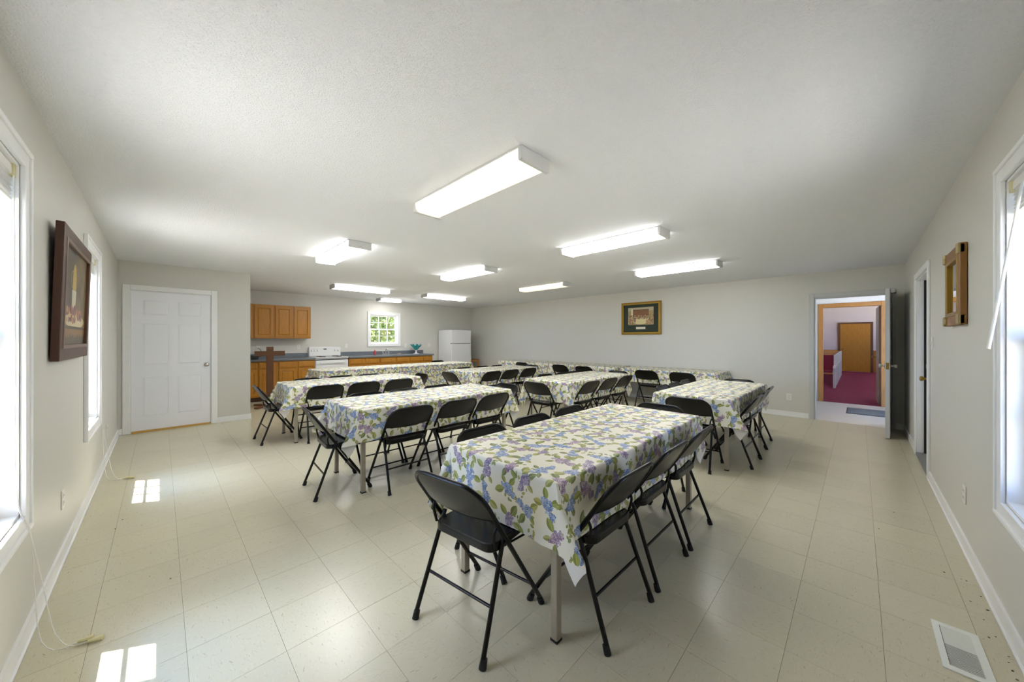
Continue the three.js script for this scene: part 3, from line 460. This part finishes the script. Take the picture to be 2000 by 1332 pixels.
// ------------------------------------------------------------------ kitchen
const ZF = ZK + 0.6;                                       // face of the base cabinets
function cabDoor(parent, name, x0, x1, y0, y1, z, flat = false) {
  const t = part(name, (() => { const s = extr(rectShape(x0, x1, y0, y1, flat ? [] : [[x0 + 0.055, x1 - 0.055, y0 + 0.055, y1 - 0.055]]), 0.019); s.translate(0, 0, z); return s; })(), M.oak, parent);
  if (!flat) { const g = new THREE.ExtrudeGeometry(rectShape(x0 + 0.08, x1 - 0.08, y0 + 0.08, y1 - 0.08), { depth: 0.001, bevelEnabled: true, bevelThickness: 0.008, bevelSize: 0.024, bevelSegments: 1 }); g.translate(0, 0, z + 0.006); part('raised_panel', g, M.oak, t); }
  else { const g = new THREE.ExtrudeGeometry(rectShape(x0 + 0.018, x1 - 0.018, y0 + 0.018, y1 - 0.018), { depth: 0.001, bevelEnabled: true, bevelThickness: 0.004, bevelSize: 0.006, bevelSegments: 1 }); g.translate(0, 0, z + 0.019); part('raised_panel', g, M.oak, t); }
}
function baseCab(label, x0, x1, splits) {
  const t = thing('base_cabinet', label, 'cabinet', [x0, 0, ZF], 0, 'oak base cabinets'); const w = x1 - x0;
  part('body', [box(0, w, 0.1, 0.87, -0.58, 0)], M.oak, t); part('toe_kick', box(0, w, 0, 0.1, -0.58, -0.07), M.darkWood, t);
  for (const [a, b] of splits) { cabDoor(t, 'drawer', a - x0, b - x0, 0.72, 0.845, 0.001, true); cabDoor(t, 'door', a - x0, b - x0, 0.13, 0.69, 0.001); }
}
baseCab('oak base cabinet at far left behind the wooden cross', 1.1, 1.8, [[1.15, 1.46], [1.49, 1.78]]);
baseCab('oak base cabinet left of the white stove', 1.802, 2.575, [[1.85, 2.19], [2.23, 2.55]]);
baseCab('oak base cabinet right of the white stove', 3.36, 4.158, [[3.39, 3.745], [3.775, 4.14]]);
baseCab('oak sink cabinet below the kitchen window', 4.16, 5.05, [[4.175, 4.595], [4.645, 5.035]]);
baseCab('oak base cabinet under the turquoise bowl', 5.052, 5.8, [[5.07, 5.45], [5.485, 5.785]]);
function wallCab(label, x0, x1, doors) {
  const t = thing('wall_cabinet', label, 'cabinet', [x0, 1.372, ZK], 0, 'oak wall cabinets');
  part('body', box(0, x1 - x0, 0, 0.762, 0.002, 0.3), M.oak, t); for (const [a, b] of doors) cabDoor(t, 'door', a - x0, b - x0, 0.025, 0.735, 0.301);
}
wallCab('oak wall cabinet beside the partition', 1.1, 1.828, [[1.12, 1.42], [1.455, 1.8]]);
wallCab('oak wall cabinet on the right, above stove side', 1.83, 2.57, [[1.845, 2.175], [2.215, 2.555]]);
{
  for (const [x0, x1, l] of [[1.08, 2.578, 'blue grey laminate countertop left of the stove'], [3.352, 5.83, 'blue grey laminate countertop with sink right of the stove']]) {
    const t = thing('countertop', l, 'countertop', [0, 0.872, 0]);
    part('slab', rbox(x0, x1, 0, 0.042, ZK + 0.002, ZF + 0.045, 0.008), M.laminate, t); part('backsplash', rbox(x0, x1, 0.042, 0.145, ZK + 0.002, ZK + 0.022, 0.004), M.laminate, t);
  }
  const s = thing('sink', 'stainless sink set in the counter below the window', 'sink', [4.57, 0.9145, ZK + 0.32]);
  part('rim', extr(rectShape(-0.41, 0.41, -0.24, 0.24, [[-0.37, -0.02, -0.17, 0.2], [0.02, 0.37, -0.17, 0.2]]), 0.006).rotateX(-Math.PI / 2), M.steel, s);
  for (const a of [-0.195, 0.195]) part('basin', box(a - 0.175, a + 0.175, 0.0002, 0.0012, -0.2, 0.17), std('#8d8f90', 0.35, { metalness: 0.8 }), s);
  const f = thing('faucet', 'chrome kitchen faucet behind the sink', 'faucet', [4.55, 0.9205, ZK + 0.13]);
  part('base', rbox(-0.11, 0.11, 0, 0.018, -0.025, 0.025, 0.006), M.steel, f); part('spout', tube([V(0, 0.01, 0), V(0, 0.1, 0), V(0, 0.15, 0.03), V(0, 0.15, 0.1), V(0, 0.12, 0.14)], 0.012, 24, 8), M.steel, f);
  for (const a of [-0.085, 0.085]) part('handle', lathe([[0, 0], [0.018, 0], [0.014, 0.03], [0.022, 0.042], [0.02, 0.06], [0, 0.064]], a, 0.018, 0, 12), M.steel, f);
  const b = thing('soap_bottle', 'small red dish soap bottle left of the faucet', 'bottle', [4.18, 0.9205, ZK + 0.25]);
  part('bottle', lathe([[0, 0], [0.032, 0], [0.034, 0.01], [0.033, 0.09], [0.018, 0.12], [0.012, 0.128], [0, 0.129]], 0, 0, 0, 16), std('#b5424a', 0.25), b); part('cap', lathe([[0, 0.128], [0.014, 0.128], [0.012, 0.17], [0.006, 0.185], [0, 0.185]], 0, 0, 0, 12), std('#e8c9c4', 0.4), b);
  const d = thing('soap_dish', 'pale pink dish with sponge right of the faucet', 'dish', [4.92, 0.9205, ZK + 0.2]);
  part('dish', lathe([[0, 0], [0.05, 0], [0.065, 0.018], [0.06, 0.018], [0.046, 0.005], [0, 0.005]], 0, 0, 0, 18), std('#e0d4cc', 0.4), d); part('sponge', rbox(-0.04, 0.04, 0.006, 0.03, -0.025, 0.025, 0.006), std('#c9a18c', 0.9), d);
  const w = thing('glass_bowl', 'turquoise ruffled glass bowl on white stand on the counter', 'bowl', [5.42, 0.9145, ZK + 0.3]);
  part('stand', lathe([[0, 0], [0.09, 0], [0.092, 0.012], [0.03, 0.03], [0.022, 0.09], [0.04, 0.11], [0, 0.112]], 0, 0, 0, 20), std('#d9d7dc', 0.3), w);
  const bg = new THREE.LatheGeometry([[0, 0.112], [0.03, 0.115], [0.06, 0.15], [0.1, 0.21], [0.15, 0.27], [0.145, 0.272], [0.095, 0.216], [0.055, 0.157], [0.025, 0.124], [0, 0.121]].map((p) => new THREE.Vector2(...p)), 48); { const p = bg.attributes.position; for (let i = 0; i < p.count; i++) { const a = Math.atan2(p.getZ(i), p.getX(i)), rr = Math.hypot(p.getX(i), p.getZ(i)), k = 1 + 0.1 * (rr / 0.15) * Math.sin(a * 7); p.setXYZ(i, p.getX(i) * k, p.getY(i) + 0.03 * (rr / 0.15) ** 2 * Math.cos(a * 7), p.getZ(i) * k); } bg.computeVertexNormals(); }
  part('bowl', bg, phys({ color: '#3fb0ae', roughness: 0.1, clearcoat: 0.6, transmission: 0.25, thickness: 0 }), w);
}
{ // stove
  const t = thing('stove', 'white freestanding kitchen stove with backguard', 'stove', [2.965, 0, ZF - 0.02]), w = 0.378;
  part('body', rbox(-w, w, 0.02, 0.895, -0.57, 0.0, 0.006), M.appliance, t); part('cooktop', rbox(-w, w, 0.895, 0.918, -0.57, 0.045, 0.008), M.appliance, t);
  const o = part('oven_door', rbox(-w + 0.008, w - 0.008, 0.25, 0.845, 0.0, 0.035, 0.01), M.appliance, t);
  part('oven_window', rbox(-0.21, 0.21, 0.42, 0.64, 0.034, 0.037, 0.002), M.dark, o); part('handle', [cyl(V(-0.28, 0.79, 0.075), V(0.28, 0.79, 0.075), 0.011), cyl(V(-0.27, 0.79, 0.03), V(-0.27, 0.79, 0.075), 0.009), cyl(V(0.27, 0.79, 0.03), V(0.27, 0.79, 0.075), 0.009)], M.appliance, o);
  part('gap_strip', box(-w + 0.01, w - 0.01, 0.85, 0.862, 0.0, 0.03), M.slot, t); part('storage_drawer', rbox(-w + 0.008, w - 0.008, 0.06, 0.235, 0.0, 0.03, 0.008), M.appliance, t); 
  const b = part('backguard', rbox(-w, w, 0.918, 1.165, -0.57, -0.5, 0.03, 4), M.appliance, t);
  part('clock', box(-0.045, 0.03, 1.09, 1.115, -0.5, -0.498), M.dark, b); for (const x of [-0.31, -0.24, 0.24, 0.31, -0.17]) part('knob', lathe([[0, 0], [0.026, 0], [0.022, 0.018], [0, 0.02]], 0, 0, 0, 14).rotateX(Math.PI / 2).translate(x, 1.07, -0.5), M.appliance, b);
  for (const [x, z, r] of [[-0.19, -0.1, 0.1], [0.19, -0.1, 0.08], [-0.19, -0.36, 0.08], [0.19, -0.36, 0.1]]) part('burner', new THREE.TorusGeometry(r * 0.7, 0.008, 6, 24).rotateX(Math.PI / 2).translate(x, 0.926, z), M.dark, t);
}
{ // refrigerator
  const t = thing('refrigerator', 'white top freezer refrigerator in the kitchen corner', 'refrigerator', [6.755, 0, ZK + 0.06]), w = 0.385;
  part('cabinet', rbox(-w, w, 0.02, 1.65, 0, 0.66, 0.008), M.appliance, t); part('base_grille', box(-w + 0.02, w - 0.02, 0.0, 0.08, 0.5, 0.67), M.slot, t);
  part('freezer_door', rbox(-w, w, 1.228, 1.65, 0.668, 0.725, 0.015, 3), M.appliance, t); part('fridge_door', rbox(-w, w, 0.085, 1.214, 0.668, 0.725, 0.015, 3), M.appliance, t); part('door_gap', box(-w + 0.006, w - 0.006, 1.2, 1.24, 0.655, 0.7), M.slot, t);
  part('handle', rbox(w - 0.06, w - 0.035, 1.25, 1.45, 0.725, 0.75, 0.006), M.appliance, t); part('handle', rbox(w - 0.06, w - 0.035, 0.85, 1.2, 0.725, 0.75, 0.006), M.appliance, t);
}
{ // small wooden chair in the corner
  const t = thing('wooden_chair', 'small honey coloured wooden chair right of the refrigerator', 'chair', [7.43, 0, -9.3]);
  for (const [a, b, h] of [[-0.15, -0.15, 0.82], [0.15, -0.15, 0.66], [-0.15, 0.15, 0.66], [0.15, 0.15, 0.66]]) part('leg', rbox(a - 0.018, a + 0.018, 0, h, b - 0.018, b + 0.018, 0.004), h > 0.7 ? M.darkWood : M.oak, t);
  part('seat', rbox(-0.17, 0.17, 0.4, 0.43, -0.17, 0.17, 0.006), M.oak, t); for (const b of [-0.15, 0.15]) part('rail', rbox(-0.13, 0.13, 0.61, 0.66, b - 0.012, b + 0.012, 0.004), M.oak, t); for (const a of [-0.15, 0.15]) part('arm', rbox(a - 0.02, a + 0.02, 0.66, 0.685, -0.17, 0.17, 0.005), M.oak, t);
}
{ // black hot plate with cord
  const t = thing('hot_plate', 'black hot plate on the counter beside the partition', 'appliance', [1.33, 0.9145, ZK + 0.38]);
  part('body', rbox(-0.17, 0.17, 0.008, 0.07, -0.12, 0.12, 0.012), M.dark, t); part('plate', lathe([[0, 0.07], [0.09, 0.07], [0.09, 0.08], [0, 0.082]], 0, 0, 0, 24), std('#2a2a2a', 0.35, { metalness: 0.5 }), t);
  part('foot', box(-0.15, 0.15, 0, 0.008, -0.1, 0.1), M.rubber, t); part('cord', tube([V(0.15, 0.03, -0.1), V(0.24, 0.05, -0.15), V(0.3, 0.1, -0.25), V(0.27, 0.2, -0.33), V(0.24, 0.235, -0.368)], 0.005, 30, 6), M.rubber, t);
}
{ // wooden cross
  const t = thing('wooden_cross', 'dark wooden standing cross in front of the kitchen cabinets', 'cross', [1.555, 0, -8.45], -0.1);
  part('upright', rbox(-0.058, 0.058, 0.035, 1.2, -0.05, 0.05, 0.004), M.walnut, t); part('crossbar', rbox(-0.25, 0.25, 1.015, 1.115, -0.03, 0.055, 0.004), M.walnut, t);
  for (const a of [0.75, -0.82]) { const g = rbox(-0.33, 0.33, 0, 0.035, -0.045, 0.045, 0.004); g.rotateY(a); part('base_board', g, M.walnut, t); }
}

// ------------------------------------------------------------------ pictures, mirror, plates
function frameGeo(w, h, fw, d) { const s = rectShape(-w / 2, w / 2, -h / 2, h / 2, [[-w / 2 + fw, w / 2 - fw, -h / 2 + fw, h / 2 - fw]]); const g = new THREE.ExtrudeGeometry(s, { depth: d - 0.008, bevelEnabled: true, bevelThickness: 0.004, bevelSize: 0.004, bevelSegments: 2 }); g.translate(0, 0, 0.004); return boxUV(g); }
function picturePlane(w, h, z) { const g = new THREE.BoxGeometry(w, h, 0.004); g.translate(0, 0, z); return g; }
{
  const t = thing('framed_painting', 'still life painting in brown wooden frame on window wall', 'painting', [XL + 0.004, 1.61, -3.6], Math.PI / 2);
  part('frame', frameGeo(1.02, 0.76, 0.075, 0.034), M.darkWood, t); part('inner_moulding', frameGeo(0.885, 0.625, 0.016, 0.038), std('#6a4a34', 0.3), t); part('canvas', picturePlane(0.86, 0.6, 0.02), std('#ffffff', 0.35, { map: stillLife }), t);
  t.rotation.order = 'YXZ'; t.rotation.x = 0.028; t.position.x += 0.011;
}
{
  const t = thing('framed_picture', 'gold framed garden print with dark green mat on far wall', 'picture', [XP - 0.003, 1.835, -3.545], -Math.PI / 2);
  part('frame', frameGeo(0.93, 0.74, 0.05, 0.03), M.gold, t); part('frame_bead', frameGeo(0.86, 0.67, 0.014, 0.036), std('#a8892e', 0.35, { metalness: 0.5 }), t); part('mat', picturePlane(0.84, 0.65, 0.014), M.mitre, t);
  part('print', picturePlane(0.6, 0.4, 0.0185), std('#ffffff', 0.5, { map: gardenPrint }), t).position.y = 0.05; part('caption_plate', picturePlane(0.22, 0.055, 0.018), M.caption, t).position.y = -0.225;
}
{
  const t = thing('wall_mirror', 'small mirror in gilded wooden frame with corner ornaments', 'mirror', [3.82, 1.7, ZR - 0.003], Math.PI);
  part('frame', frameGeo(0.52, 0.51, 0.075, 0.03), M.goldWood, t); part('inner_frame', frameGeo(0.4, 0.39, 0.022, 0.034), M.gold, t); part('glass', picturePlane(0.38, 0.37, 0.016), M.mirror, t);
  for (const a of [-1, 1]) for (const b of [-1, 1]) part('corner_ornament', [rbox(a * 0.235 - 0.034, a * 0.235 + 0.028, b * 0.235 - 0.01, b * 0.235 + 0.026, 0.002, 0.04, 0.008), rbox(a * 0.24 - 0.014, a * 0.24 + 0.024, b * 0.225 - 0.034, b * 0.225 + 0.034, 0.003, 0.043, 0.008)], std('#a89468', 0.4, { metalness: 0.4 }), t);
}
function plate(kind, label, pos, turn) {
  const t = thing(kind === 'switch' ? 'light_switch' : 'wall_outlet', label, kind === 'switch' ? 'switch' : 'outlet', pos, turn, kind === 'switch' ? undefined : 'wall outlets');
  part('cover', rbox(-0.036, 0.036, -0.058, 0.058, 0, 0.006, 0.003), M.plastic, t);
  if (kind === 'switch') part('toggle', rbox(-0.005, 0.005, -0.012, 0.012, 0.006, 0.016, 0.002), M.plastic, t);
  else for (const y of [-0.022, 0.022]) { const s = part('socket', rbox(-0.016, 0.016, y - 0.014, y + 0.014, 0.006, 0.0085, 0.002), M.plastic, t); part('slots', [box(-0.008, -0.005, y - 0.004, y + 0.007, 0.0084, 0.0088), box(0.005, 0.008, y - 0.004, y + 0.007, 0.0084, 0.0088)], M.slot, s); }
}
plate('outlet', 'white wall outlet below the still life painting', [XL, 0.365, -3.47], Math.PI / 2);
plate('outlet', 'white wall outlet near the partition corner of window wall', [XL, 0.335, -5.955], Math.PI / 2);
plate('outlet', 'white wall outlet below the mirror', [3.64, 0.352, ZR], Math.PI);
plate('outlet', 'white wall outlet left of the open doorway', [XP, 0.34, -0.865], -Math.PI / 2);
plate('switch', 'white light switch beside the recessed entry door', [5.03, 1.31, ZR], Math.PI);
plate('outlet', 'kitchen outlet with black cord plugged in', [1.568, 1.149, ZK], 0);
plate('outlet', 'kitchen outlet left of the stove backguard', [2.382, 1.17, ZK], 0);
plate('outlet', 'kitchen outlet right of the stove backguard', [3.504, 1.17, ZK], 0);
plate('outlet', 'kitchen outlet between window and turquoise bowl', [5.234, 1.165, ZK], 0);
plate('outlet', 'kitchen outlet between turquoise bowl and refrigerator', [6.053, 1.17, ZK], 0);
{ // floor register
  const t = thing('floor_register', 'white metal floor vent near the right wall', 'vent', [2.435, 0.0, 0.315]);
  const w = 0.172, d = 0.069;
  part('flange', extr(rectShape(-w, w, -d, d, [[-w + 0.03, w - 0.03, -d + 0.026, d - 0.022]]), 0.005).rotateX(-Math.PI / 2), std('#e4e6de', 0.4), t); part('duct', box(-w + 0.028, w - 0.028, 0.0003, 0.0012, -d + 0.02, d - 0.024), M.dark, t);
  for (let k = 0; k < 26; k++) { const x = -w + 0.036 + k * 0.0108; part('slat', box(x, x + (k > 12 ? 0.0095 : 0.004), 0.0015, 0.0046, -d + 0.024, d - 0.02), std('#dcded6', 0.4), t); }
}
{ // grit by the right wall
  const r = rng(4), l = []; for (const [x, z] of [[3.2, 0.36], [3.18, 0.4], [3.15, 0.43], [3.02, 0.45], [2.92, 0.4], [2.9, 0.45], [2.78, 0.43], [2.66, 0.44], [2.62, 0.42], [2.55, 0.45], [2.5, 0.435], [2.44, 0.45], [2.4, 0.44], [2.36, 0.46], [4.0, 0.2], [3.6, 0.1], [-0.1, -6.6], [-0.2, -3.9], [-0.22, -3.75], [0.02, -2.75]]) { const g = new THREE.IcosahedronGeometry(0.0016 + r() * 0.0026, 0); g.scale(1.6, 0.5, 1); g.rotateY(r() * 3); g.translate(x + (r() - 0.5) * 0.04, 0.002, z + (r() - 0.5) * 0.02); l.push(g); }
  const m = new THREE.Mesh(merge(l), std('#4a4030', 0.9)); m.name = 'floor_grit'; m.userData = { label: 'scattered dark grit on the floor tiles', category: 'grit', kind: 'stuff' }; shade(m); scene.add(m);
}

// ------------------------------------------------------------------ vestibule and sanctuary beyond the doorway
const XV = 10.18;
struct('floor_vestibule', 'pale tile floor of the entry beyond the doorway', 'floor', [box(XP + WT, XV + 0.12, -0.12, 0, -2.0, 1.6), box(XP + 0.001, XP + WT, -0.003, 0, -0.53, 0.36)], std('#d8d8d2', 0.25));
struct('ceiling_vestibule', 'white ceiling of the entry beyond the doorway', 'ceiling', box(XP + WT, XV, 2.46, 2.58, -2.0, 1.6), M.vestWall);
struct('wall_vestibule', 'white walls of the entry beyond the doorway', 'wall', [wallX(XV, 0.12, -2.0, 1.6, -0.1, 2.46, [[-0.56, 0.34, -0.001, 2.05]]), wallZ(-2.12, 0.12, XP + WT, XV + 0.12, 0, 2.46, [[8.25, 9.85, 0.25, 2.2]]), wallZ(1.6, 0.12, XP + WT, XV + 0.12, 0, 2.46)], M.vestWall);
struct('window_5', 'glazed side of the entry beyond the doorway', 'window', box(8.25, 9.85, 0.25, 2.2, -2.08, -2.075), M.glass);
struct('trim_6', 'oak casing around the sanctuary doorway', 'trim', [rbox(XV - 0.02, XV, 0, 2.12, -0.63, -0.545, 0.005), rbox(XV - 0.02, XV, 0, 2.12, 0.325, 0.41, 0.005), rbox(XV - 0.02, XV, 2.035, 2.12, -0.545, 0.325, 0.005), box(XV, XV + 0.12, 0, 2.05, -0.56, -0.545), box(XV, XV + 0.12, 0, 2.05, 0.325, 0.34), box(XV, XV + 0.12, 2.035, 2.05, -0.545, 0.325)], M.oakTrim);
{ const m = thing('door_mat', 'grey door mat on the entry floor', 'mat', [9.2, 0.0, 0.16]); part('pile', rbox(-0.36, 0.36, 0.001, 0.012, -0.3, 0.3, 0.004), M.mat, m); part('border', rbox(-0.38, 0.38, 0, 0.006, -0.32, 0.32, 0.002), std('#55524c', 0.8), m); }
struct('floor_sanctuary', 'crimson carpet of the sanctuary', 'floor', [box(XV + 0.12, 20.5, -0.12, 0, -6, 3), box(XV + 0.005, XV + 0.12, -0.01, 0.004, -0.545, 0.325)], M.carpet);
struct('ceiling_sanctuary', 'white ceiling of the sanctuary', 'ceiling', box(XV + 0.12, 20.6, 3.4, 3.55, -6.1, 3.1), M.vestWall);
struct('wall_sanctuary', 'pale pink walls of the sanctuary', 'wall', [wallX(20.5, 0.12, -6, 3, 0, 3.4), wallX(XV + 0.12, 0.06, -6, 3, 2.46, 3.4), wallX(XV + 0.12, 0.06, -6, -2, 0, 2.46), wallX(XV + 0.12, 0.06, 1.6, 3, 0, 2.46), wallZ(-6.1, 0.12, XV, 20.6, 0, 3.4, [[11.5, 12.6, 0.9, 2.8], [14, 15.1, 0.9, 2.8], [16.5, 17.6, 0.9, 2.8]]), wallZ(3, 0.12, XV, 20.6, 0, 3.4, [[11.5, 12.8, 0.9, 2.8], [14, 15.3, 0.9, 2.8], [16.5, 17.8, 0.9, 2.8], [18.8, 20.1, 0.9, 2.8]])], M.pinkWall);
struct('trim_7', 'oak wainscot on the far sanctuary wall', 'wainscot', [box(20.47, 20.5, 0, 0.86, -6, -0.63), box(20.47, 20.5, 0, 0.86, 0.43, 3), rbox(20.455, 20.5, 0.86, 0.9, -6, -0.63, 0.006), rbox(20.455, 20.5, 0.86, 0.9, 0.43, 3, 0.006)], M.wainscot);
{
  const d = struct('door_4', 'plain brown wooden door on the far sanctuary wall', 'door'); d.position.set(20.49, 0, -0.1);
  part('slab', rbox(-0.045, 0, 0.01, 2.0, -0.45, 0.45, 0.004), M.wainscot, d); part('casing', [box(-0.05, 0, 0, 2.07, -0.53, -0.45), box(-0.05, 0, 0, 2.07, 0.45, 0.53), box(-0.05, 0, 2.0, 2.07, -0.45, 0.45)], M.walnut, d); part('knob', knobGeo(0, 0, 0).rotateY(-Math.PI / 2).translate(-0.045, 0.95, -0.37), M.brass, d);
  const e = struct('door_5', 'grey brown door opened into the sanctuary', 'door'); e.position.set(XV + 0.13, 0.012, 0.315); e.rotation.y = 0.02;
  part('slab', rbox(0, 0.86, 0, 2.02, -0.022, 0.022, 0.003), std('#8a7460', 0.5), e); for (const y of [0.25, 1.0, 1.78]) part('hinge', box(-0.006, 0.025, y - 0.05, y + 0.05, -0.026, -0.022), M.nickel, e); part('knob', knobGeo(0.79, 0.95, -0.022, -1), M.brass, e);
}
function pew(x, label) {
  const t = thing('church_pew', label, 'pew', [x, 0, -0.5], 0, 'pews in the sanctuary'), s = new THREE.Shape();   // faces the camera side
  s.moveTo(-0.28, 0); s.lineTo(0.22, 0); s.lineTo(0.28, 0.88); s.quadraticCurveTo(0.27, 0.93, 0.2, 0.9); s.lineTo(0.13, 0.62); s.lineTo(-0.22, 0.6); s.quadraticCurveTo(-0.3, 0.58, -0.28, 0.5); s.closePath();
  part('end_panel', new THREE.ExtrudeGeometry(s, { depth: 0.05, bevelEnabled: false }), M.pewEnd, t); part('far_end_panel', new THREE.ExtrudeGeometry(s, { depth: 0.05, bevelEnabled: false }).translate(0, 0, -3.2), M.pewEnd, t);
  part('seat', box(-0.24, 0.2, 0.38, 0.42, -3.15, 0), M.oakTrim, t); part('cushion', rbox(-0.25, 0.18, 0.42, 0.47, -3.14, -0.01, 0.015), M.pewCloth, t); const b = box(-0.02, 0.02, 0, 0.46, -3.14, -0.01); b.rotateZ(-0.12); b.translate(0.18, 0.44, 0); part('back', b, M.pewCloth, t); const c = rbox(-0.035, 0.035, 0, 0.05, -3.14, -0.01, 0.01); c.translate(0.255, 0.87, 0); part('back_rail', c, M.oakTrim, t);
}
['nearest to the open doorway', 'second from the doorway', 'third from the doorway', 'fourth from the doorway', 'fifth from the doorway', 'nearest to the brown far door'].forEach((l, k) => pew(13.4 + k * 0.92, 'grey ended church pew with red cushion, ' + l));

// ------------------------------------------------------------------ trees outside the kitchen window
function tree(x, z, h, rad, seed, label) {
  const t = thing('leafy_tree', label, 'tree', [x, -0.35, z], 0, 'trees outside the kitchen window'), r = rng(seed), pos = [], col = [];
  part('trunk', tube([V(0, 0, 0), V(0.1, h * 0.25, 0.05), V(-0.05, h * 0.5, -0.05), V(0.05, h * 0.8, 0)], 0.14, 16, 8), M.bark, t);
  for (let k = 0; k < 2600; k++) {
    const a = r() * 6.283, q = Math.pow(r(), 0.4) * rad, b = Math.acos(2 * r() - 1), c = V(Math.sin(b) * Math.cos(a) * q, h * 0.55 + Math.cos(b) * q * 1.25, Math.sin(b) * Math.sin(a) * q), d = V(r() - 0.5, r() - 0.5, r() - 0.5).normalize().multiplyScalar(0.1 + r() * 0.06), e = V(r() - 0.5, r() - 0.5, r() - 0.5).cross(d).normalize().multiplyScalar(0.05 + r() * 0.03);
    const P = [c.clone().sub(d), c.clone().add(e), c.clone().add(d), c.clone().sub(e)], g = 0.8 + r() * 0.5, cc = [0.12 * g + r() * 0.07, 0.2 * g, 0.05 * g]; for (const i of [0, 1, 2, 0, 2, 3]) { pos.push(P[i].x, P[i].y, P[i].z); col.push(...cc); }
  }
  const g = new THREE.BufferGeometry(); g.setAttribute('position', new THREE.Float32BufferAttribute(pos, 3)); g.setAttribute('color', new THREE.Float32BufferAttribute(col, 3)); g.computeVertexNormals();
  const m = part('foliage', g, phys({ color: '#ffffff', vertexColors: true, roughness: 0.9, transmission: 0.35, thickness: 0, side: THREE.DoubleSide }), t); m.userData.kind = 'stuff';
}
tree(5.4, -13.4, 4.2, 1.7, 1, 'leafy green tree left of centre outside the kitchen window'); tree(8.4, -16.6, 5.0, 1.9, 2, 'leafy green tree outside, seen at right of kitchen window'); tree(7.4, -21.5, 6.0, 2.9, 3, 'tallest leafy tree farthest outside the kitchen window'); tree(12.6, -24.5, 6.5, 2.9, 4, 'leafy tree far behind on the right outside kitchen window');

renderer.render(scene, camera);
